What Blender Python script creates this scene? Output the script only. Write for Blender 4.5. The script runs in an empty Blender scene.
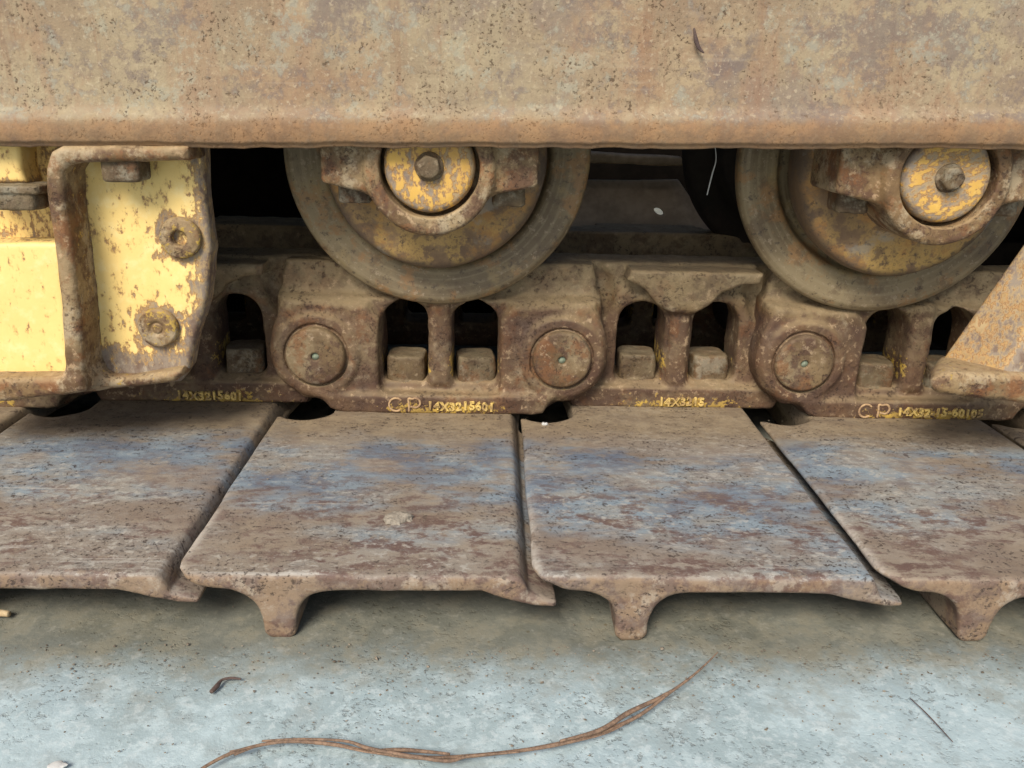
import bpy, math, random
import numpy as np
random.seed(7); RS = np.random.RandomState(11)
S = bpy.context.scene; COL = S.collection
R = math.radians

# ------------------------------------------------------------------ camera
PIT, YAW, ROL = 0.33670882, 0.03121207, -0.02439513
CAM = np.array([-0.06196969, -0.67522067, 0.30396797]); FPX = 852.0
_F = np.array([math.sin(YAW)*math.cos(PIT), math.cos(YAW)*math.cos(PIT), -math.sin(PIT)])
_R = np.array([math.cos(YAW), -math.sin(YAW), 0.0]); _U = np.cross(_R, _F)
_R, _U = math.cos(ROL)*_R - math.sin(ROL)*_U, math.cos(ROL)*_U + math.sin(ROL)*_R

def P(px, py, Y):
    """point of the plane y = Y measured off the photograph (metres)"""
    d = _F + _R*(px-512)/FPX + _U*(384-py)/FPX
    return CAM + d*(Y-CAM[1])/d[1]
def PZ(px, py, Z):
    d = _F + _R*(px-512)/FPX + _U*(384-py)/FPX
    return CAM + d*(Z-CAM[2])/d[2]
def poly(pts, Y, o=(0, 0, 0)):
    return [(P(x, y, Y)[0]-o[0], P(x, y, Y)[2]-o[2]) for x, y in pts]

# ------------------------------------------------------------------ solid modelling on a voxel grid
class Grid:
    def __init__(s, lo, hi, h):
        s.lo = np.array(lo, float); s.h = h
        n = [int(math.ceil((hi[i]-lo[i])/h))+1 for i in range(3)]
        s.n = n
        ax = [s.lo[i]+h*np.arange(n[i]) for i in range(3)]
        s.x = ax[0][:, None, None].astype(np.float32); s.y = ax[1][None, :, None].astype(np.float32); s.z = ax[2][None, None, :].astype(np.float32)
    def noise(s, scale, seed=0):
        """smooth value noise, -1..1, feature size = scale (m)"""
        r = np.random.RandomState(seed)
        idx = []
        for i in range(3):
            q = np.arange(s.n[i])*s.h/scale
            f = np.floor(q).astype(int); t = q-f; idx.append((f, (t*t*(3-2*t)).astype(np.float32)))
        A = r.uniform(-1, 1, [int(ix[0].max())+2 for ix in idx]).astype(np.float32)
        for a in range(3):
            f, t = idx[a]; sh = [1, 1, 1]; sh[a] = -1
            A = np.take(A, f, a)*(1-t.reshape(sh)) + np.take(A, f+1, a)*t.reshape(sh)
        return A

def sdpoly(pts, X, Z):
    X, Z = np.broadcast_arrays(X, Z)
    d = np.full(X.shape, 1e9, np.float32); sg = np.ones(X.shape, np.float32)
    n = len(pts)
    for i in range(n):
        ax, az = pts[i]; bx, bz = pts[i-1]
        ex, ez = bx-ax, bz-az; wx, wz = X-ax, Z-az
        t = np.clip((wx*ex+wz*ez)/(ex*ex+ez*ez+1e-12), 0, 1)
        d = np.minimum(d, (wx-ex*t)**2+(wz-ez*t)**2)
        c1 = Z >= az; c2 = Z < bz; c3 = ex*wz > ez*wx
        sg = np.where((c1 & c2 & c3) | (~c1 & ~c2 & ~c3), -sg, sg)
    return sg*np.sqrt(d)
def ext(d2, T, a, b, r=0.002):
    m, h = (a+b)/2, abs(b-a)/2
    u = d2+r; w = np.abs(T-m)-h+r
    return np.minimum(np.maximum(u, w), 0)+np.sqrt(np.maximum(u, 0)**2+np.maximum(w, 0)**2)-r
def rrect(X, Z, cx, cz, hx, hz, r):
    qx = np.abs(X-cx)-hx+r; qz = np.abs(Z-cz)-hz+r
    return np.minimum(np.maximum(qx, qz), 0)+np.sqrt(np.maximum(qx, 0)**2+np.maximum(qz, 0)**2)-r
def circ(X, Z, cx, cz, r): return np.sqrt((X-cx)**2+(Z-cz)**2)-r
def smin(a, b, k):
    h = np.maximum(k-np.abs(a-b), 0)/k
    return np.minimum(a, b)-h*h*k*.25
def smax(a, b, k): return -smin(-a, -b, k)

def nets(f, g):
    f = np.pad(f, 1, constant_values=1.0).astype(np.float32)
    lo = g.lo-g.h; n = f.shape; ins = f < 0
    c = [f[i:n[0]-1+i, j:n[1]-1+j, k:n[2]-1+k] for i in (0, 1) for j in (0, 1) for k in (0, 1)]
    st = np.stack([x < 0 for x in c]); mix = st.any(0) & ~st.all(0)
    ci = np.argwhere(mix)
    v8 = np.stack([x[mix] for x in c], 1)
    corner = np.array([(i, j, k) for i in (0, 1) for j in (0, 1) for k in (0, 1)], float)
    acc = np.zeros((len(ci), 3)); cnt = np.zeros(len(ci))
    for a in range(8):
        for b in range(a+1, 8):
            if np.abs(corner[a]-corner[b]).sum() != 1: continue
            fa, fb = v8[:, a], v8[:, b]; m = (fa < 0) != (fb < 0)
            t = np.where(m, fa/np.where(m, fa-fb, 1), 0)
            pt = corner[a]+t[:, None]*(corner[b]-corner[a])
            acc[m] += pt[m]; cnt[m] += 1
    V = lo+(ci+acc/np.maximum(cnt, 1)[:, None])*g.h
    ID = np.full(mix.shape, -1, np.int64); ID[mix] = np.arange(len(ci))
    Q = []
    for a in range(3):
        b, d = (a+1) % 3, (a+2) % 3
        s0 = [slice(1, n[i]-1) for i in range(3)]; s0[a] = slice(0, n[a]-1)
        s1 = list(s0); s1[a] = slice(1, n[a])
        A, B = ins[tuple(s0)], ins[tuple(s1)]
        e = np.argwhere(A != B); inside = A[A != B]
        off = np.zeros(3, int); off[b] = 1; off[d] = 1; e = e+off
        def cid(db, dd):
            q = e.copy(); q[:, b] += db; q[:, d] += dd
            return ID[q[:, 0], q[:, 1], q[:, 2]]
        q = np.stack([cid(-1, -1), cid(0, -1), cid(0, 0), cid(-1, 0)], 1)
        q[~inside] = q[~inside][:, ::-1]; Q.append(q)
    return V, np.concatenate(Q)

def mesh_np(name, V, Q, mat, attrs=None, smooth=True):
    me = bpy.data.meshes.new(name)
    me.from_pydata([tuple(v) for v in np.asarray(V, float)], [], [tuple(int(i) for i in q) for q in Q])
    if smooth: me.polygons.foreach_set('use_smooth', np.ones(len(me.polygons), bool))
    for k, a in (attrs or {}).items():
        at = me.attributes.new(k, 'FLOAT', 'POINT'); at.data.foreach_set('value', np.asarray(a, np.float32))
    me.materials.append(mat); me.update(); me.validate()
    return me
def link(name, me, parent=None, loc=(0, 0, 0)):
    o = bpy.data.objects.new(name, me); COL.objects.link(o); o.location = loc
    if parent: o.parent = parent
    return o
def solid(name, f, g, mat, parent=None, attrs=None, loc=(0, 0, 0)):
    V, Q = nets(f, g)
    return link(name, mesh_np(name, V, Q, mat, {k: fn(V) for k, fn in (attrs or {}).items()}), parent, loc)
def lathe(name, prof, mat, parent=None, loc=(0, 0, 0), seg=144, wob=0.0):
    """prof: (radius, y) pairs turned about the Y axis, closed loop"""
    prof = np.array(prof, float); n = len(prof)
    a = np.linspace(0, 2*math.pi, seg, endpoint=False)
    w = 1+wob*(np.sin(3*a+1)+.6*np.sin(7*a)+.5*np.sin(13*a+2))
    V = np.stack([np.outer(np.cos(a)*w, prof[:, 0]), np.tile(prof[:, 1], (seg, 1)), np.outer(np.sin(a)*w, prof[:, 0])], 2).reshape(-1, 3)
    Q = []
    for i in range(seg):
        for j in range(n-1):
            p, q = i*n+j, ((i+1) % seg)*n+j
            Q.append((p, p+1, q+1, q))
    me = mesh_np(name, V, Q, mat)
    return link(name, me, parent, loc)
def roundprof(pts, r=0.003, k=4):
    """round the corners of an open (radius, y) profile"""
    out = [pts[0]]
    for i in range(1, len(pts)-1):
        p, a, b = np.array(pts[i], float), np.array(pts[i-1], float), np.array(pts[i+1], float)
        la, lb = np.linalg.norm(a-p), np.linalg.norm(b-p); rr = min(r, la*.45, lb*.45)
        s, e = p+(a-p)/la*rr, p+(b-p)/lb*rr
        for t in np.linspace(0, 1, k+1): out.append(tuple((1-t)**2*s+2*t*(1-t)*p+t*t*e))
    out.append(pts[-1]); return out
def tube(name, pts, rad, mat, parent=None, loc=(0, 0, 0), seg=8, sub=6):
    pts = np.array(pts, float)-np.array(loc); n = len(pts)
    C, Rr = [], []
    for i in range(n-1):
        p0, p1, p2, p3 = pts[max(i-1, 0)], pts[i], pts[i+1], pts[min(i+2, n-1)]
        for t in np.linspace(0, 1, sub, endpoint=False):
            C.append(.5*((2*p1)+(-p0+p2)*t+(2*p0-5*p1+4*p2-p3)*t*t+(-p0+3*p1-3*p2+p3)*t**3)); Rr.append(rad[i]*(1-t)+rad[i+1]*t)
    C.append(pts[-1]); Rr.append(rad[-1]); C = np.array(C)
    T = np.gradient(C, axis=0); T /= np.linalg.norm(T, axis=1)[:, None]+1e-12
    V, Q = [], []
    for c, t, r in zip(C, T, Rr):
        u = np.cross(t, (0.13, .31, 1.0)); u /= np.linalg.norm(u); w = np.cross(t, u)
        for k in range(seg):
            a = 2*math.pi*k/seg; V.append(c+r*(math.cos(a)*u+math.sin(a)*w))
    for i in range(len(C)-1):
        for k in range(seg):
            Q.append((i*seg+k, i*seg+(k+1) % seg, (i+1)*seg+(k+1) % seg, (i+1)*seg+k))
    Q.append(tuple(range(seg))[::-1]); Q.append(tuple((len(C)-1)*seg+k for k in range(seg)))
    return link(name, mesh_np(name, V, Q, mat), parent, loc)
def thing(name, label, cat, loc=(0, 0, 0), group=None):
    o = bpy.data.objects.new(name, None); COL.objects.link(o); o.location = loc; o.empty_display_size = .05
    return tag(o, label, cat, group)
def tag(o, label, cat, group=None):
    o['label'] = label; o['category'] = cat
    if group: o['group'] = group
    return o
def dup(root, loc, label):
    r = root.copy(); COL.objects.link(r); r.location = loc; r['label'] = label
    for ch in list(root.children):
        c = ch.copy(); COL.objects.link(c); c.parent = r
        for gch in list(ch.children):
            d = gch.copy(); COL.objects.link(d); d.parent = c
    return r

# ------------------------------------------------------------------ materials
class G:
    def __init__(s, name, by_index=False):
        s.m = bpy.data.materials.new(name); s.m.use_nodes = True; s.t = s.m.node_tree; s.N = s.t.nodes; s.L = s.t.links
        s.b = s.N['Principled BSDF']; tc = s.N.new('ShaderNodeTexCoord'); oi = s.N.new('ShaderNodeObjectInfo')
        s.obj = tc.outputs['Object']
        mu = s.N.new('ShaderNodeVectorMath'); mu.operation = 'SCALE'; mu.inputs[0].default_value = (3.1, 1.7, 2.3); s.rnd = oi.outputs['Random']
        if by_index:   # parts of one thing share its index, so the surface runs on across them
            f_ = s.N.new('ShaderNodeMath'); f_.operation = 'MULTIPLY'; s.L.new(oi.outputs['Object Index'], f_.inputs[0]); f_.inputs[1].default_value = .381
            f2 = s.N.new('ShaderNodeMath'); f2.operation = 'FRACT'; s.L.new(f_.outputs[0], f2.inputs[0]); s.rnd = f2.outputs[0]
        s.L.new(s.rnd, mu.inputs['Scale'])
        ad = s.N.new('ShaderNodeVectorMath'); s.L.new(s.obj, ad.inputs[0]); s.L.new(mu.outputs[0], ad.inputs[1]); s.vec = ad.outputs[0]
    def put(s, sock, v):
        if hasattr(v, 'is_output'): s.L.new(v, sock)
        elif isinstance(v, tuple) and len(v) == 3 and sock.type == 'RGBA': sock.default_value = v+(1,)
        else: sock.default_value = v
    def noise(s, sc, det=5, ro=.62, str=(1, 1, 1), dist=0, off=0):
        v = s.vec
        mp = s.N.new('ShaderNodeMapping'); s.L.new(v, mp.inputs[0]); mp.inputs['Scale'].default_value = str; mp.inputs['Location'].default_value = (off, off*.7, off*1.3)
        n = s.N.new('ShaderNodeTexNoise'); s.L.new(mp.outputs[0], n.inputs['Vector']); n.inputs['Scale'].default_value = sc
        n.inputs['Detail'].default_value = det; n.inputs['Roughness'].default_value = ro; n.inputs['Distortion'].default_value = dist
        return n.outputs[0]
    def vor(s, sc, str=(1, 1, 1), rnd=1):
        mp = s.N.new('ShaderNodeMapping'); s.L.new(s.vec, mp.inputs[0]); mp.inputs['Scale'].default_value = str
        n = s.N.new('ShaderNodeTexVoronoi'); s.L.new(mp.outputs[0], n.inputs['Vector']); n.inputs['Scale'].default_value = sc; n.inputs['Randomness'].default_value = rnd
        return n.outputs['Distance'], n.outputs['Color']
    def ss(s, x, a, b, lo=0., hi=1.):
        n = s.N.new('ShaderNodeMapRange'); n.interpolation_type = 'SMOOTHSTEP'; s.put(n.inputs['Value'], x)
        if a > b: a, b, lo, hi = b, a, hi, lo
        n.inputs['From Min'].default_value = a; n.inputs['From Max'].default_value = b; n.inputs['To Min'].default_value = lo; n.inputs['To Max'].default_value = hi
        return n.outputs['Result']
    def mt(s, op, a, b=0.0):
        n = s.N.new('ShaderNodeMath'); n.operation = op; s.put(n.inputs[0], a); s.put(n.inputs[1], b); return n.outputs[0]
    def mul(s, a, b): return s.mt('MULTIPLY', a, b)
    def add(s, a, b): return s.mt('ADD', a, b)
    def mix(s, f, a, b):
        n = s.N.new('ShaderNodeMix'); n.data_type = 'RGBA'; s.put(n.inputs[0], f); s.put(n.inputs[6], a); s.put(n.inputs[7], b); return n.outputs[2]
    def mixf(s, f, a, b):
        n = s.N.new('ShaderNodeMix'); n.data_type = 'FLOAT'; s.put(n.inputs[0], f); s.put(n.inputs[2], a); s.put(n.inputs[3], b); return n.outputs[0]
    def attr(s, k):
        n = s.N.new('ShaderNodeAttribute'); n.attribute_name = k; return n.outputs['Fac']
    def xyz(s, v=None):
        n = s.N.new('ShaderNodeSeparateXYZ'); s.L.new(v or s.obj, n.inputs[0]); return n.outputs
    def up(s):
        n = s.N.new('ShaderNodeNewGeometry'); return s.xyz(n.outputs['Normal'])[2]
    def done(s, col, rough, h=None, dist=0.001, strength=1.0, metal=0.0, spec=.5, gam=1.0):
        if gam != 1.0:
            gm = s.N.new('ShaderNodeGamma'); s.L.new(col, gm.inputs[0]); gm.inputs[1].default_value = gam; col = gm.outputs[0]
        s.put(s.b.inputs['Base Color'], col); s.put(s.b.inputs['Roughness'], rough); s.put(s.b.inputs['Metallic'], metal); s.b.inputs['Specular IOR Level'].default_value = spec
        if h is not None:
            bp = s.N.new('ShaderNodeBump'); bp.inputs['Distance'].default_value = dist; bp.inputs['Strength'].default_value = strength
            s.L.new(h, bp.inputs['Height']); s.L.new(bp.outputs[0], s.b.inputs['Normal'])
        return s.m

GOLD = (.58, .41, .10); YEL = (.80, .55, .13)

def m_cast(name, tint=(1, 1, 1), paintcol=GOLD, dusty=.5, patina=1.0, speck=1.0, light=0.0, zoned=False, bump=.0020):
    g = G(name); T = lambda c: tuple(c[i]*tint[i] for i in range(3))
    n1 = g.noise(22, 6); n2 = g.noise(55, 7, .72, off=3); n3 = g.noise(170, 5, .72, off=5); n4 = g.noise(420, 3, .6, off=8); n5 = g.noise(14, 5, .6, off=11); n6 = g.noise(30, 5, .65, off=19)
    c = g.mix(g.ss(n1, .35, .65), T((.135, .09, .05)), T((.25, .185, .105)))
    c = g.mix(g.mul(g.ss(n5, .44, .60), .75), c, T((.33, .275, .18)))
    c = g.mix(g.mul(g.ss(n2, .47, .58), .75*patina), c, T((.12, .072, .053)))
    c = g.mix(g.mul(g.ss(g.noise(40, 7, .72, off=15), .51, .62), .7), c, T((.24, .125, .058)))
    c = g.mix(g.mul(g.ss(g.noise(33, 7, .72, off=23), .55-.06*light, .66-.06*light), .6+.2*light), c, T((.40, .36, .275)))
    if zoned:    # tread side rubbed to bare tan steel above, dark oily rust lower down
        z = g.add(g.xyz()[2], g.mul(g.add(n6, -.5), .03))
        c = g.mix(g.mul(g.ss(z, .036, .050), .62), c, g.mix(g.ss(n2, .42, .6), (.37, .30, .19), (.27, .215, .14)))
        c = g.mix(g.mul(g.mul(g.ss(z, .042, .030), g.ss(g.mixf(.5, n2, n5), .63, .43)), .78), c, g.mix(g.ss(n1, .4, .6), (.105, .064, .048), (.155, .095, .06)))
    up = g.ss(g.up(), .15, .9)
    c = g.mix(g.mul(up, dusty), c, T((.42, .35, .23)))
    c = g.mix(g.mul(g.mul(g.ss(n3, .54, .64), g.ss(n6, .42, .62)), .7), c, T((.46, .37, .26)))
    pit = g.mul(g.ss(g.mixf(.5, n3, n4), .475, .39), g.ss(n6, .58, .40))
    c = g.mix(g.mul(pit, .85*speck), c, T((.07, .045, .036)))
    pm = g.ss(g.add(g.attr('paint'), g.mul(g.add(g.mixf(.75, n2, n3), -.5), 3.6)), .55, .72)
    c = g.mix(pm, c, g.mix(g.ss(n2, .40, .60), paintcol, (.42, .30, .10)))
    h = g.add(g.add(g.mul(n2, 1.0), g.mul(n3, .45)), g.add(g.mul(n4, .2), g.add(g.mul(pit, -.4), g.mul(pm, .10))))
    return g.done(c, g.ss(n2, .3, .7, .6, .85), h, bump, .85, spec=.4, gam=1.22)

def m_yellow(name, ya=(.87, .66, .27), yb=(.82, .60, .23), yc=(.88, .74, .40)):
    """yellow machine paint chipped through to primer and rust; attribute paint = 1 where the coat is whole"""
    g = G(name)
    n1 = g.noise(16, 5, off=2); n2 = g.noise(60, 6, .68, off=4); n3 = g.noise(210, 4, .62, str=(1.1, 1, .5), off=6); n4 = g.noise(380, 3, off=9)
    y = g.mix(g.ss(n1, .3, .7), ya, yb)
    y = g.mix(g.mul(g.ss(n2, .50, .68), .5), y, yc)
    met = g.mix(g.ss(n2, .38, .62), (.30, .245, .19), (.19, .125, .09))
    met = g.mix(g.mul(g.ss(n3, .52, .64), .7), met, (.45, .40, .33))
    a = g.attr('paint')
    k = g.add(g.add(a, g.mul(g.add(n3, -.5), 2.2)), g.mul(g.add(n2, -.5), .9))
    k = g.add(k, g.mul(g.add(n4, -.5), .9))
    coat = g.ss(k, .50, .55)
    edge = g.mul(g.ss(k, .40, .50), g.ss(k, .72, .56))
    met = g.mix(g.mul(g.ss(g.add(k, g.mul(g.add(n1, -.5), .8)), .12, .46), .75), met, (.46, .335, .17))
    y = g.mix(g.mul(g.ss(g.add(k, g.mul(g.add(n2, -.5), .8)), .86, .55), .55), y, (.62, .41, .14))
    c = g.mix(coat, met, y)
    c = g.mix(g.mul(edge, .6), c, (.36, .19, .09))
    h = g.add(g.mul(coat, .35), g.add(g.mul(n2, .4), g.add(g.mul(n3, .25), g.mul(n4, .12))))
    return g.done(c, g.mixf(coat, .8, .55), h, .0012, .8, gam=1.12)

def m_beam():
    g = G('weathered_tan_steel')
    n0 = g.noise(7, 5, .6, off=1); n1 = g.noise(20, 7, .70, str=(.8, 1, 1.1), off=2); n2 = g.noise(55, 7, .72, off=3); n3 = g.noise(300, 4, .68, off=4); n4 = g.noise(520, 3, off=5); n5 = g.noise(26, 7, .70, str=(1.4, 1, .55), off=7)
    n6 = g.noise(15, 6, .66, off=21); n7 = g.noise(130, 6, .74, off=25)
    c = g.mix(g.ss(n1, .36, .64), (.385, .30, .195), (.29, .215, .145))
    c = g.mix(g.mul(g.ss(n0, .40, .60), .5), c, (.38, .33, .225))
    c = g.mix(g.mul(g.ss(n7, .44, .58), .40), c, (.24, .18, .125))
    c = g.mix(g.mul(g.ss(g.mixf(.3, g.noise(9, 6, .68, str=(1, 1, .8), off=61), n2), .49, .58), .55), c, (.215, .17, .15))
    c = g.mix(g.mul(g.ss(g.mixf(.3, g.noise(11, 6, .68, off=67), n2), .53, .61), .3), c, (.30, .16, .095))
    c = g.mix(g.mul(g.ss(g.noise(30, 6, .7, str=(1.6, 1, .12), off=71), .56, .68), .35), c, (.24, .135, .085))
    c = g.mix(g.mul(g.ss(n5, .50, .62), .38), c, (.32, .20, .13))
    c = g.mix(g.mul(g.ss(g.mixf(.6, n7, n6), .50, .58), .6), c, (.185, .15, .14))
    c = g.mix(g.mul(g.ss(g.mixf(.5, g.noise(24, 7, .72, off=13), n7), .525, .60), .5), c, (.41, .40, .31))
    c = g.mix(g.mul(g.mul(g.ss(n3, .55, .64), g.ss(n2, .40, .58)), .5), c, (.50, .42, .30))
    pit = g.mul(g.ss(g.mixf(.5, n3, n4), .46, .39), g.ss(g.mixf(.5, n6, n2), .52, .42))
    c = g.mix(g.mul(pit, .8), c, (.11, .07, .045))
    c = g.mix(g.mul(g.mul(g.ss(g.noise(70, 3, .5, str=(.05, 1, 2.2), dist=.4, off=83), .62, .68), g.ss(n6, .42, .58)), .18), c, (.49, .43, .33))
    z = g.add(g.xyz()[2], g.mul(g.add(n2, -.5), .010))
    lip = g.ss(z, .021, .013)
    c = g.mix(g.mul(lip, .75), c, g.mix(g.ss(n2, .40, .6), (.33, .195, .10), (.23, .145, .085)))
    lit_line = g.mul(g.mul(g.ss(z, .016, .020), g.ss(z, .030, .023)), g.ss(n2, .45, .58))  # light catching the top of the lip, painted as a pale line
    c = g.mix(g.mul(lit_line, .15), c, (.36, .34, .28))
    h = g.add(g.add(g.mul(n2, .6), g.mul(n3, .5)), g.add(g.mul(n4, .2), g.mul(pit, -.4)))
    return g.done(c, g.ss(n2, .3, .7, .8, .95), h, .0013, .75, spec=.2, gam=1.12)

def m_shoe():
    g = G('worn_track_shoe_steel', True); X = (.75, 1.15, 1)
    p = g.xyz()
    n0 = g.noise(9, 5, .6, str=(.7, 1, 1), off=1); n1 = g.noise(24, 7, .70, str=X, off=2); n2 = g.noise(70, 6, .72, str=(.5, 1.3, 1), off=3); n3 = g.noise(180, 5, .72, str=(.8, 1.1, 1), off=4); n4 = g.noise(430, 3, off=5); n6 = g.noise(55, 7, .74, off=17); n7 = g.noise(13, 5, .60, str=(.6, 1.2, 1), off=37); n8 = g.noise(60, 5, .6, str=(.45, 1.3, 1), off=41)
    c = g.mix(g.ss(n1, .35, .65), (.25, .20, .16), (.335, .29, .24))
    c = g.mix(g.mul(g.ss(n0, .42, .62), .5), c, (.30, .235, .165))
    yb = g.add(g.add(p[1], g.mul(g.add(n7, -.5), .36)), g.mul(g.add(g.rnd, -.5), .07))
    band = g.mul(g.ss(yb, -.225, -.13), g.ss(yb, -.03, -.085))
    far = g.ss(p[1], -.10, -.19)
    c = g.mix(g.mul(g.ss(g.mixf(.25, n7, n6), .42, .58), g.add(.22, g.mul(band, .45))), c, (.34, .36, .35))
    blue = g.mul(band, g.ss(g.mixf(.35, g.noise(20, 5, .62, str=(.7, 1.1, 1), off=51), n8), .43, .56))
    c = g.mix(g.mul(blue, .86), c, g.mix(g.ss(g.mixf(.5, n8, n7), .42, .58), (.15, .195, .26), (.27, .335, .385)))
    pur = g.mul(g.ss(g.mixf(.5, n2, n6), .47, .55), g.mul(g.ss(n1, .38, .58), g.add(g.mul(far, .55), .35)))
    c = g.mix(pur, c, (.15, .092, .078))
    c = g.mix(g.mul(g.ss(n6, .56, .64), .45), c, (.36, .30, .225))
    c = g.mix(g.mul(g.mul(g.ss(n3, .54, .62), g.ss(n7, .42, .60)), .6), c, (.50, .48, .43))
    scr = g.mul(g.ss(g.noise(60, 3, .5, str=(.06, 2.6, 1), dist=.3, off=81), .63, .69), g.ss(n7, .45, .6))
    c = g.mix(g.mul(scr, .6), c, (.46, .44, .40))
    gouge = g.mul(g.ss(g.noise(22, 6, .74, off=87), .66, .70), g.ss(n6, .40, .55))
    c = g.mix(g.mul(gouge, .75), c, (.10, .065, .06))
    back = g.ss(g.add(p[1], g.mul(g.add(n1, -.5), .09)), -.085, -.03)
    c = g.mix(g.mul(back, .7), c, g.mix(g.ss(n6, .4, .6), (.34, .265, .165), (.25, .19, .12)))
    lip = g.mul(g.ss(g.add(p[1], g.mul(g.add(n6, -.5), .012)), -.236, -.243), g.ss(g.up(), .9, .3))
    c = g.mix(g.mul(lip, .7), c, g.mix(g.ss(n6, .44, .56), (.28, .185, .11), (.16, .10, .075)))
    c = g.mix(g.mul(g.mul(lip, g.ss(g.noise(45, 6, .7, off=29), .54, .62)), .6), c, (.42, .36, .29))
    pit = g.mul(g.ss(g.mixf(.5, n3, n4), .465, .385), g.ss(n1, .60, .42))
    c = g.mix(g.mul(pit, .85), c, (.075, .052, .042))
    worn = g.mul(g.attr('edge'), g.ss(n6, .40, .54))
    c = g.mix(g.mul(worn, .75), c, (.56, .52, .46))
    h = g.add(g.add(g.mul(n6, .9), g.mul(n3, .45)), g.add(g.mul(n4, .2), g.add(g.mul(gouge, -.8), g.mul(pit, -.5))))
    return g.done(c, g.mixf(blue, g.ss(n1, .3, .7, .55, .8), .5), h, .0012, .75, spec=.45, gam=1.13)

def m_ground():
    g = G('pale_concrete')
    p = g.xyz()
    n0 = g.noise(3.5, 5, .6, off=1); n1 = g.noise(14, 6, .66, off=2); n2 = g.noise(45, 6, .7, off=3); n3 = g.noise(130, 5, .7, off=4); n4 = g.noise(330, 3, off=5)
    n5 = g.noise(8, 7, .70, off=33); n6 = g.noise(80, 6, .75, off=31)
    c = g.mix(g.ss(n1, .35, .65), (.33, .42, .445), (.41, .51, .535))
    c = g.mix(g.mul(g.ss(n5, .46, .58), .85), c, (.30, .38, .395))
    c = g.mix(g.mul(g.ss(n2, .50, .62), .45), c, (.30, .345, .345))
    c = g.mix(g.mul(g.ss(n6, .50, .60), .5), c, (.50, .60, .62))
    c = g.mix(g.mul(g.ss(n3, .55, .63), .45), c, (.54, .61, .62))
    pit = g.mul(g.ss(g.mixf(.5, n3, n4), .455, .38), g.ss(n1, .62, .42))
    c = g.mix(g.mul(pit, .5), c, (.19, .20, .19))
    d, col = g.vor(85)
    sp = g.mul(g.ss(d, .12, .06), g.ss(g.xyz(col)[0], .90, .92))
    c = g.mix(sp, c, (.11, .10, .09))
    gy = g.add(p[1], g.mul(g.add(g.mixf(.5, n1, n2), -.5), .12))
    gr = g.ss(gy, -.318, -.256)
    dirt_shade = g.mix(g.ss(n2, .42, .6), (.10, .084, .042), (.18, .152, .088))  # grime strip, toned darker to stand for shade under the shoes
    dirt_shade = g.mix(g.mul(g.ss(n3, .58, .66), .35), dirt_shade, (.28, .255, .19))
    c = g.mix(g.mul(gr, .82), c, dirt_shade)
    h = g.add(g.add(g.mul(n2, .7), g.mul(n3, .5)), g.add(g.mul(n4, .25), g.mul(pit, -.5)))
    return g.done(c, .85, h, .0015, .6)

def m_rim():
    g = G('greasy_roller_steel')
    n1 = g.noise(16, 6, .6, off=1); n2 = g.noise(60, 6, .72, off=2); n3 = g.noise(190, 5, .72, off=3); n4 = g.noise(34, 6, .7, off=7)
    p = g.xyz(); r = g.mt('SQRT', g.add(g.mul(p[0], p[0]), g.mul(p[2], p[2])))
    rn = g.N.new('ShaderNodeTexNoise'); rn.noise_dimensions = '1D'; g.L.new(g.add(r, g.mul(n1, .004)), rn.inputs['W']); rn.inputs['Scale'].default_value = 260; rn.inputs['Detail'].default_value = 4
    c = g.mix(g.ss(n1, .35, .65), (.17, .125, .07), (.29, .23, .135))
    c = g.mix(g.mul(g.ss(rn.outputs[0], .45, .65), .4), c, (.34, .275, .17))
    c = g.mix(g.mul(g.ss(n4, .52, .62), .7), c, (.34, .19, .08))
    c = g.mix(g.mul(g.ss(n2, .52, .62), .5), c, (.13, .085, .05))
    c = g.mix(g.mul(g.ss(g.noise(24, 5, .65, off=12), .55, .66), .6), c, (.36, .27, .13))
    c = g.mix(g.mul(g.ss(n3, .57, .65), .6), c, (.40, .32, .22))
    c = g.mix(g.mul(g.ss(n3, .42, .36), .6), c, (.07, .05, .038))
    h = g.add(g.add(g.mul(n2, .7), g.mul(n3, .5)), g.mul(rn.outputs[0], .4))
    return g.done(c, g.ss(n1, .3, .7, .48, .68), h, .0007, .7, spec=.45, gam=1.10)

def m_hub():
    g = G('orange_rust_over_yellow')
    n1 = g.noise(20, 6, .66, off=1); n2 = g.noise(65, 6, .7, off=2); n3 = g.noise(200, 5, .7, off=3)
    c = g.mix(g.ss(n1, .36, .64), (.17, .105, .06), (.30, .195, .10))
    c = g.mix(g.mul(g.ss(g.noise(30, 7, .72, off=6), .48, .58), .75), c, (.40, .205, .062))
    low = g.ss(g.add(g.xyz()[2], g.mul(g.add(n1, -.5), .09)), -.03, -.075)
    c = g.mix(g.mul(g.ss(g.mixf(.5, n2, n1), .45, .55), g.add(.25, g.mul(low, .7))), c, (.62, .40, .115))
    c = g.mix(g.mul(g.ss(g.mixf(.4, n2, n1), .50, .58), .8), c, (.12, .075, .05))
    rr = g.xyz(); rad = g.mt('SQRT', g.add(g.mul(rr[0], rr[0]), g.mul(rr[2], rr[2])))
    c = g.mix(g.mul(g.ss(g.add(rad, g.mul(g.add(n2, -.5), .012)), .074, .081), .8), c, (.085, .06, .042))
    c = g.mix(g.mul(g.ss(n3, .42, .36), .7), c, (.08, .055, .04))
    c = g.mix(g.mul(g.ss(g.noise(28, 5, .6, off=9), .57, .66), .55), c, (.30, .29, .25))
    return g.done(c, .8, g.add(g.mul(n2, .8), g.mul(n3, .5)), .0014, .8)

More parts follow.
